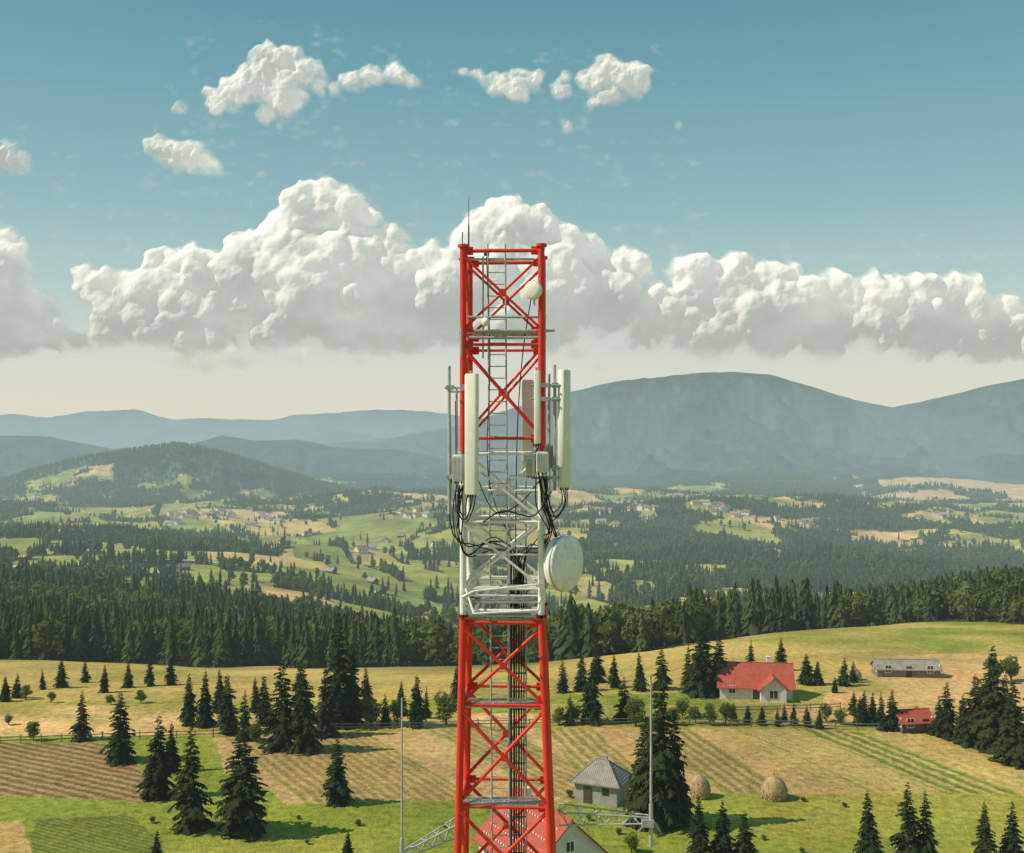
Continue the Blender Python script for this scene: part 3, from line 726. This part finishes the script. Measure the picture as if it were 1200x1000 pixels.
for k in range(5):
    j=lambda s=4: rc.uniform(-s,s)
    cable([(536+k*2,568,-.25),(534+k*2+j(),600+j(),-.3),(538+j(),630+j(6),-.3),(552+j(),645+j(9),-.1),(575+j(),640+j(9),.3),(600+k*2,660+j(8),.8),(600+k*2,720,.82)])
    cable([(640-k*3,558,-.2),(640-k*2+j(),590+j(5),-.28),(644+j(),618+j(6),-.25),(632+j(),640+j(9),.1),(614+j(),650+j(8),.6),(606+k*2,700,.82)])
for k in range(4):
    j=lambda s=4: rc.uniform(-s,s)
    cable([(549+k*3,578,-.45),(549+k*3+j(2),592,-.45),(546+j(3),606+j(5),-.38),(540+j(),596+j(),-.3),(538+k*2,570,-.25)],.009)
    cable([(657+k*2,572,-.3),(657+k*2+j(2),588,-.32),(652+j(4),606+j(8),-.3),(642+j(),596+j(8),-.25),(636+k*2,560,-.2)],.009)
    cable([(628+k*2,520,-.1),(630+j(),545,-.2),(640+j(),600+j(),-.2),(655+j(2),640,-.1),(650,652,.1)],.008)
cable([(566,612,-.05),(590,598,-.2),(625,604,-.1),(646,575,-.25)],.012); cable([(560,560,-.2),(580,600,0),(610,590,.1),(634,560,-.1)],.009)
cable([(622,352,-.1),(612,420,.1),(606,520,.6),(604,700,.8)],.009); cable([(570,300,.1),(574,420,.2),(572,560,.3),(600,640,.8)],.008)
for uu in (528,534): cable([(uu,600,-.1),(uu+1,560,-.12),(uu,470,-.1)],.008)
cable([(530,560,-.1),(526,590,-.1),(531,625,-.05),(541,640,0),(546,690,.05),(560,705,.3),(598,712,.8)],.012)
cable([(652,665,.05),(640,690,.2),(618,700,.6),(612,740,.82)],.012)
cb.obj('feeder_cables',[M_black],tower)
hwm=MB()
def pole(u,v0,v1,dy,r=.026): hwm.tube(W(u,v0,dy),W(u,v1,dy),r,10)
pole(527,430,602,-.15,.026); pole(533.5,452,600,.45,.02); pole(650,428,575,-.05,.026); pole(628,432,525,-.32,.022); pole(645,436,600,.6,.022)
pole(553,436,586,-.30,.026)
for vv in (455,558):
    hwm.tube(W(522,vv,-.15),W(556,vv,-.15),.02,8); hwm.tube(W(524,vv+3,.45),W(550,vv+3,.45),.018,8)
    hwm.tube(W(524,vv,-.25),W(524,vv,.5),.018,8); hwm.box(W(546,vv,-.1),(.16,.2,.1)); hwm.box(W(553,vv,-.33),(.12,.1,.09)); hwm.box(W(528,vv,-.15),(.12,.1,.08))
for vv in (452,468,548,560):
    hwm.tube(W(622,vv,-.15),W(660,vv,-.15),.018,8); hwm.box(W(650,vv,-.1),(.1,.12,.08)); hwm.box(W(638,vv,-.1),(.16,.16,.07))
    hwm.tube(W(646,vv,-.2),W(646,vv,.6),.015,8)
for vv,a_,b_ in ((372,548,640),(388,556,650),(396,550,640)): hwm.tube(W(a_,vv,-.03),W(b_,vv,-.03),.022,8)
hwm.tube(W(566,300,.05),W(566,420,.05),.016,8); hwm.tube(W(541,385,-.1),W(541,418,-.1),.02,8)
hwm.tube(W(633,656,-.02),W(656,656,.05),.035,10); hwm.tube(W(640,632,.05),W(640,690,.05),.03,10); hwm.tube(W(636,672,0),W(652,668,.1),.02,8)
hwm.tube(W(626,330,-.12),W(626,360,-.12),.018,8); hwm.tube(W(626,345,-.1),W(636,345,0),.018,8)
hwm.obj('mounting_poles',[M_galv],tower)
def panel(name,u,v0,v1,dy,w,d,yaw):
    a=MB(); n=24; prof=[]
    for k in range(n):
        t=2*math.pi*k/n; cxx=abs(math.cos(t))**.45*math.copysign(1,math.cos(t)); sy=abs(math.sin(t))**.55*math.copysign(1,math.sin(t)); prof.append((cxx*w/2,sy*d/2))
    zs=[(zv(v1),.86),(zv(v1)+.02,1),(zv(v0)-.02,1),(zv(v0),.86)]; vs=[]
    c=W(u,0,dy)
    Rm=Matrix.Rotation(yaw,3,'Z')
    for z_,s_ in zs:
        for q in prof:
            p=Rm@Vector((q[0]*s_,q[1]*s_,0)); vs.append((c.x+p.x,c.y+p.y,z_))
    fs=[(i*n+k,i*n+(k+1)%n,(i+1)*n+(k+1)%n,(i+1)*n+k) for i in range(3) for k in range(n)]
    a.add(vs,fs,0,True); a.add(vs[:n],[tuple(range(n))[::-1]],1); a.add(vs[-n:],[tuple(range(n))],0)
    for k in range(4): a.tube(Vector((c.x-.06+.04*k,c.y,zv(v1)-.05)),Vector((c.x-.06+.04*k,c.y,zv(v1)+.01)),.012,6,1)
    a.obj(name,[M_panel,M_dark],tower)
panel('panel_antenna_1',554,440,578,-.46,.23,.12,math.radians(-24))
panel('panel_antenna_2',661,434,571,-.05,.15,.26,math.radians(60)+math.pi/2)
panel('panel_antenna_3',629,436,520,-.40,.10,.09,math.radians(-10))
panel('panel_antenna_4',620,440,560,1.55,.22,.12,math.radians(20))
ru=MB()
def rru(u,v,dy,w=.2,h=.4,d=.16,yaw=0):
    c=W(u,v,dy); ru.box(c,(w,d,h),yaw,0,None,.015)
    R=Matrix.Rotation(yaw,3,'Z')
    for k in range(7): ru.box(c+R@Vector((-w*.4+w*.8*k/6,-d/2-.012,0)),(.008,.03,h*.82),yaw,0)
    for k in range(3): ru.tube(c+Vector((-w*.3+w*.3*k,0,-h/2-.04)),c+Vector((-w*.3+w*.3*k,0,-h/2)),.012,6,1)
rru(538,548,-.28,.17,.44,.15,-.3); rru(547,540,.35,.18,.5,.2,-.3); rru(635,541,-.36,.20,.34,.14,-.1); rru(622,546,-.30,.15,.30,.15,-.2); rru(644,536,.3,.2,.4,.15,.3); rru(536,585,.2,.12,.2,.1)
ru.box(W(620,536,.3),(.2,.16,.16),.1,0,None,.015)
ru.obj('radio_units',[M_grey,M_dark],tower)
dm=MB()
dm.lathe([(.0,-.16),(.14,-.16),(.16,-.10),(.40,-.05),(.465,-.04),(.468,.12),(.455,.135),(.44,.14),(.34,.16),(.2,.174),(0,.18)],W(658,659.5,-.02),(.80,-.60,0.0),48)
dm.lathe([(.472,.06),(.480,.065),(.480,.085),(.472,.09)],W(658,659.5,-.02),(.80,-.60,0.0),48,1)
dm.obj('microwave_dish_large',[M_white,M_galv],tower)
dm=MB()
dm.lathe([(0,-.09),(.05,-.09),(.07,-.05),(.145,-.02),(.158,-.01),(.158,.04),(.145,.055),(.08,.07),(0,.075)],W(625,342,-.18),(-.45,-.85,.0),32)
dm.obj('microwave_dish_small',[M_panel],tower)
dm=MB(); dm.lathe([(0,-.06),(.06,-.05),(.075,0),(.07,.03),(0,.04)],W(569,378,-.1),(-.6,-.7,0),20); dm.obj('microwave_dish_mini',[M_panel],tower)
rod=MB(); rod.tube(W(549,292,.1),W(549,262,.1),.014,8); rod.tube(W(549,262,.1),W(549,229,.1),.008,6,0,.003); rod.tube(W(541,290,.3),W(541,268,.3),.009,6); rod.tube(W(569,292,.7),W(569,284,.7),.05,10); rod.tube(W(633,290,.9),W(633,276,.9),.008,6)
rod.obj('lightning_rod',[M_dark],tower)
pf=MB()
def grate(v,m,n=15,part=1.0):
    c=[corner(i,zv(v)) for i in range(4)]
    for k in range(n+1):
        t=k/n*part; p=c[0].lerp(c[3],t); q=c[1].lerp(c[2],t); pf.box((p+q)/2,((q-p).length,.02,.03),YAW,m)
    for k in range(9):
        t=k/8; p=c[0].lerp(c[1],t); q=c[3].lerp(c[2],t); q=p.lerp(q,part); pf.box((p+q)/2,((q-p).length,.016,.024),YAW+math.pi/2,m)
grate(706,1); grate(722,1,22); grate(828,1,4,.22); grate(944,1,4,.22); grate(390,1,6,.5)
for dv in (688,698): 
    for i in range(4): pf.tube(corner(i,zv(dv))+Vector((0,0,0)),corner((i+1)%4,zv(dv)),.018,6,0)
for (a_,b_) in (((546,690,-.02),(556,716,-.3)),((636,690,-.02),(630,712,-.3)),((556,716,-.3),(630,712,-.3)),((541,700,0),(556,690,-.3)),((556,690,-.3),(636,682,-.25))): pf.tube(W(*a_),W(*b_),.018,8,0)
pf.obj('platform_grating',[M_white,M_galv],tower)
ar=MB()
def arm(u0,v0,u1,v1,dy0,dy1,hgt=14):
    A=W(u0,v0,dy0);B=W(u1,v1,dy1);A2=A-Vector((0,0,hgt/S*1.1));B2=B-Vector((0,0,hgt/S*.5)); A3=A+Vector((0,.45,0)); B3=B+Vector((0,.12,0))
    for p,q in((A,B),(A2,B2),(A3,B3)): ar.tube(p,q,.015,8)
    n=5
    for k in range(n):
        t=k/n;t2=(k+.5)/n;t3=(k+1)/n
        ar.tube(A.lerp(B,t),A2.lerp(B2,t2),.009,6); ar.tube(A2.lerp(B2,t2),A.lerp(B,t3),.009,6)
        ar.tube(A3.lerp(B3,t),A2.lerp(B2,t2),.009,6); ar.tube(A.lerp(B,t),A3.lerp(B3,t2),.009,6)
    return B
arm(655,952,760,956,0,-.1); arm(541,964,474,992,0,-.3)
ar.tube(W(762,790,-.1),W(762,940,-.1),.014,8,0,.024); ar.tube(W(762,940,-.1),W(762,990,-.1),.035,10)
ar.tube(W(473,813,-.3),W(473,985,-.3),.013,8,0,.022); ar.tube(W(473,975,-.3),W(473,1025,-.3),.035,10); ar.box(W(473,996,-.3),(.16,.16,.05))
for s in(-14,12): ar.tube(W(762+s,975,-.1+.1),W(762,955,-.1),.012,6)
ar.box(W(758,962,-.1),(.2,.12,.12))
ar.obj('outrigger_arms',[M_galv],tower)
ft=MB()
for i in range(4):
    c=corner(i,.3); ft.box((c.x,c.y,.1),(1.2,1.2,.6),YAW,0,None,.05)
ft.obj('footings',[M_plgrey],tower)
# ---------------------------------------------------------------- clouds (relief meshes far away, lit by the sun plus painted emission)
CY=24000.0; K=CY/F
m,nt,N,L=newmat('cloud_vapour')
df=N.new('ShaderNodeBsdfDiffuse'); df.inputs[0].default_value=(.70,.67,.61,1)
tr=N.new('ShaderNodeBsdfTranslucent'); tr.inputs[0].default_value=(.70,.67,.61,1)
mx=N.new('ShaderNodeMixShader'); mx.inputs[0].default_value=.22; L.new(df.outputs[0],mx.inputs[1]); L.new(tr.outputs[0],mx.inputs[2])
att=N.new('ShaderNodeAttribute'); att.attribute_name='glow'
em=N.new('ShaderNodeEmission'); L.new(mixc(nt,att.outputs['Fac'],(.78,.86,.88),(1.0,.94,.84)),em.inputs[0]); L.new(mrange(nt,att.outputs['Fac'],0,1,.13,.48),em.inputs[1])  # scattered light painted as emission: warm bright tops, dim cool bases
ad=N.new('ShaderNodeAddShader'); L.new(mx.outputs[0],ad.inputs[0]); L.new(em.outputs[0],ad.inputs[1])
hz=N.new('ShaderNodeEmission'); hz.inputs[0].default_value=(*s2l((214,215,203)),1)  # horizon haze painted onto clouds as emission, stronger lower down
sp=N.new('ShaderNodeSeparateXYZ'); L.new(N.new('ShaderNodeNewGeometry').outputs['Position'],sp.inputs[0])
hf=mrange(nt,sp.outputs[2],CH+80*K,CH+230*K,.42,.04)
m3=N.new('ShaderNodeMixShader'); L.new(hf,m3.inputs[0]); L.new(ad.outputs[0],m3.inputs[1]); L.new(hz.outputs[0],m3.inputs[2])
tp=N.new('ShaderNodeBsdfTransparent'); at=N.new('ShaderNodeAttribute'); at.attribute_name='dens'
m4=N.new('ShaderNodeMixShader'); L.new(at.outputs['Fac'],m4.inputs[0]); L.new(tp.outputs[0],m4.inputs[1]); L.new(m3.outputs[0],m4.inputs[2])
finish(nt,m4.outputs[0],False); M_cloud=m
def cloud(blobs,base=None,seed=1,step=1.0,warp=7.0,soft=5.0,wisp=.5,rel=.8,big=True):
    r=random.Random(seed)
    u0=min(b[0]-b[2]*1.5 for b in blobs)-22; u1=max(b[0]+b[2]*1.5 for b in blobs)+22
    v0=min(b[1]-b[2]*1.5 for b in blobs)-22; v1=max(b[1]+b[2]*1.5 for b in blobs)+22
    us=np.arange(u0,u1,step); vs=np.arange(v0,v1,step); U,V=np.meshgrid(us,vs)
    s=warp
    Uw=U+(fbm(U/26,V/26,5,200+seed,.6)-.5)*2.6*s; Vw=V+(fbm(U/26,V/26,5,230+seed,.6)-.5)*2.6*s
    Hh=np.zeros_like(U); Am=np.zeros_like(U)
    sph=[]
    for (cu,cv,cr) in blobs:
        sph.append((cu,cv,0,cr,0))
        for i in range(14):
            a=r.random()*6.283; d=cr*math.sqrt(r.uniform(.1,.95)); rr_=cr*r.uniform(.28,.5); z0=math.sqrt(max(0,cr*cr-d*d))*.9
            p=(cu+d*math.cos(a),cv+d*math.sin(a)*.9,z0,rr_); sph.append((*p,1))
            for k in range(6):
                a2=r.random()*6.283; d2=rr_*math.sqrt(r.uniform(.1,1)); r3=rr_*r.uniform(.3,.5)
                sph.append((p[0]+d2*math.cos(a2),p[1]+d2*math.sin(a2),z0+math.sqrt(max(0,rr_**2-d2**2))*.75,r3,2))
    for cu,cv,z0,cr,lv in sph:
        m_=cr+s+4; i0=max(0,int((cu-m_-u0)/step)); i1=int((cu+m_-u0)/step)+2; j0=max(0,int((cv-m_-v0)/step)); j1=int((cv+m_-v0)/step)+2
        if i1<=0 or j1<=0: continue
        uu=Uw[j0:j1,i0:i1]; vv=Vw[j0:j1,i0:i1]; d2=(uu-cu)**2+(vv-cv)**2
        hh=np.where(d2<cr*cr,z0+np.sqrt(np.maximum(cr*cr-d2,0)),0)
        Hh[j0:j1,i0:i1]=np.maximum(Hh[j0:j1,i0:i1],hh)
        Am[j0:j1,i0:i1]=np.maximum(Am[j0:j1,i0:i1],np.clip((cr-np.sqrt(d2))/soft,0,1))
    bn=3 if big else 2
    Hb=blur(blur(Hh,9,0),9,1)
    Hf=blur(blur(Hh,bn,0),bn,1)
    n1=fbm(U/16,V/16,5,250+seed,.62); n2=fbm(U/60,V/40,3,260+seed); n4=fbm(U/9,V/9,3,280+seed,.5); n5=fbm(U/22,V/12,5,290+seed,.6)
    Hs=(Hb*.55+Hf*.45)*rel+(n4-.5)*3.0
    hgt=blur(blur((Am>.3).astype(float),14,0),14,1)
    below=np.roll(hgt,int(26/step) if big else int(9/step),axis=0)
    glow=np.clip(1.0-(below-.35)*.45,0,1) 
    cav=np.clip((Hf-Hb)/6,-1,1)
    glow=np.clip(glow*.75+cav*.22+(n2-.5)*.6,0,1)  # painted cloud shading: bulges brighter, creases and undersides dimmer
    if base is not None:
        bv=np.interp(U,[b[0] for b in base],[b[1] for b in base])
        glow=glow*(.22+.78*sstep(6,85,bv-V+(n2-.5)*80))  # shade of the cloud base painted in by dimming the emission
    al=sstep(.08,.85,Am+(n1-.5)*wisp*1.6)
    al*=sstep(0.0,.12,Am)
    halo=blur(blur((Am>.05).astype(float),9 if big else 7,0),9 if big else 7,1)
    al=np.maximum(al,sstep(.12,.75,halo+(n5-.52)*1.5)*(.42 if big else .5))
    if base is not None:
        bb=bv+(n2-.5)*20+(n1-.5)*14
        al*=1-sstep(-9,13,V-bb)
    al=blur(blur(al,1 if big else 2,0),1 if big else 2,1); glow=blur(blur(glow,2,0),2,1)
    ed=np.minimum.reduce([U-u0,u1-U,V-v0,v1-V]); al*=sstep(1,8,ed)
    h,w=U.shape
    P=np.stack([(U-600)*K,CY-Hs*K,CH-(V-HV)*K],-1).reshape(-1,3)
    idx=np.arange(h*w).reshape(h,w); q=np.stack([idx[:-1,:-1],idx[1:,:-1],idx[1:,1:],idx[:-1,1:]],-1).reshape(-1,4)
    af=al.ravel(); keep=af[q].max(1)>.004; q=q[keep]
    used,inv=np.unique(q.ravel(),return_inverse=True)
    me=np_mesh('cloud',P[used],inv.reshape(-1,4),[M_cloud],True)
    a_=me.attributes.new('dens','FLOAT','POINT'); a_.data.foreach_set('value',af[used].astype(np.float32))
    a_=me.attributes.new('glow','FLOAT','POINT'); a_.data.foreach_set('value',glow.ravel()[used].astype(np.float32))
    o=link(bpy.data.objects.new('cloud',me)); return o
cloud([(112,338,22),(150,352,36),(195,340,38),(245,340,46),(250,372,42),(300,328,46),(340,285,42),(376,252,36),(402,262,36),(345,345,60),(410,335,58),(445,305,36),(490,340,44),(540,350,48),(190,378,36),
 (558,292,32),(600,278,38),(635,290,38),(600,345,55),(655,335,48),(688,312,30),(735,312,22),(715,355,36),(765,365,32),(480,380,40),(420,385,40),(140,385,28),(540,385,30),(640,385,34)],
 [(60,398),(130,404),(250,412),(420,410),(560,408),(700,414),(800,414)],1)
cloud([(770,372,30),(820,332,34),(862,336,34),(895,358,42),(838,378,35),(940,358,38),(980,352,30),(1030,366,42),(1085,355,34),(1125,358,32),(1160,376,28),(1190,396,28),(1220,400,30),(960,390,34),(1080,392,34),(820,400,28),(900,398,30),(1150,402,26)],
 [(740,412),(900,420),(1050,422),(1240,428)],2)
cloud([(2,298,28),(12,338,34),(28,372,34),(62,392,26),(-34,340,48),(92,400,14),(-20,390,40),(20,395,30)],[(-60,416),(60,418),(110,412)],3)
cloud([(256,118,14),(282,104,20),(306,92,20),(322,78,24),(330,108,26),(352,88,20),(340,64,13),(372,104,10),(312,132,11)],None,4,.8,8,6,.6,.6,False)
cloud([(392,104,9),(412,96,13),(436,90,13),(462,88,13),(476,94,8)],None,5,.8,7,6,.7,.6,False)
cloud([(562,88,9),(584,98,14),(604,106,17),(624,98,13),(610,86,9),(545,84,5)],None,6,.8,8,6,.8,.6,False)
cloud([(656,108,11),(662,92,7),(664,150,7)],None,7,.8,6,6,.8,.6,False)
cloud([(692,96,15),(712,86,16),(736,90,18),(716,112,16),(742,104,11),(700,122,9)],None,8,.8,8,6,.65,.6,False)
cloud([(182,172,13),(200,178,16),(222,184,17),(242,191,13),(257,198,8)],None,9,.8,7,6,.6,.6,False)
cloud([(8,184,15),(26,190,11),(-10,184,18)],None,10,.8,6,6,.7,.6,False)
cloud([(208,126,7),(795,150,4)],None,11,.8,6,6,1.0,.6,False)
cloud([(215,418,14),(245,421,16),(280,418,14),(420,412,14),(670,404,12),(350,416,12)],None,12,.9,6,9,.8,.5,False)
# ---------------------------------------------------------------- sky, sun, camera
sd=Vector((-.70,-.10,.70)).normalized()
wd=bpy.data.worlds.new('World'); scene.world=wd; wd.use_nodes=True; nt=wd.node_tree; nt.nodes.clear(); N=nt.nodes; L=nt.links
sk=N.new('ShaderNodeTexSky'); sk.sky_type='NISHITA'; sk.sun_disc=False; sk.sun_elevation=math.asin(sd.z); sk.sun_rotation=math.atan2(sd.x,sd.y); sk.dust_density=1.5; sk.ozone_density=1.0
b1=N.new('ShaderNodeBackground'); L.new(sk.outputs[0],b1.inputs[0]); b1.inputs[1].default_value=.12
tc=N.new('ShaderNodeTexCoord'); sp=N.new('ShaderNodeSeparateXYZ'); L.new(tc.outputs['Generated'],sp.inputs[0])
mr=mrange(nt,sp.outputs[2],-.1,1,0,1)
cr=N.new('ShaderNodeValToRGB'); L.new(mr,cr.inputs[0]); el=cr.color_ramp.elements
stops=[(-.1,(135,138,112)),(-.01,(208,208,194)),(.0,(229,225,208)),(.023,(228,225,209)),(.069,(216,219,207)),(.122,(184,207,200)),(.196,(148,187,188)),(.30,(114,166,173)),(.365,(94,152,163)),(1,(88,138,148))]
while len(el)<len(stops): el.new(.5)
for e_,(p,c) in zip(el,stops): e_.position=(p+.1)/1.1; e_.color=(*s2l(c),1)
b2=N.new('ShaderNodeBackground'); L.new(cr.outputs[0],b2.inputs[0]); b2.inputs[1].default_value=1.0
mxs=N.new('ShaderNodeMixShader'); mxs.inputs[0].default_value=.85; L.new(b1.outputs[0],mxs.inputs[1]); L.new(b2.outputs[0],mxs.inputs[2])
wo=N.new('ShaderNodeOutputWorld'); L.new(mxs.outputs[0],wo.inputs[0])
sl=bpy.data.lights.new('sun','SUN'); sl.energy=4.4; sl.angle=math.radians(.5); sl.color=(1,.92,.77)
so=link(bpy.data.objects.new('sun',sl)); so.rotation_euler=sd.to_track_quat('Z','Y').to_euler()
cam=bpy.data.cameras.new('camera'); co=link(bpy.data.objects.new('camera',cam)); co.location=(0,0,CH); co.rotation_euler=(math.pi/2,0,0)
cam.sensor_width=36; cam.lens=F/1200*36; cam.shift_y=10/1200; cam.clip_start=.5; cam.clip_end=80000
scene.camera=co
scene.view_settings.view_transform='Standard'; scene.view_settings.look='None'; scene.view_settings.exposure=0
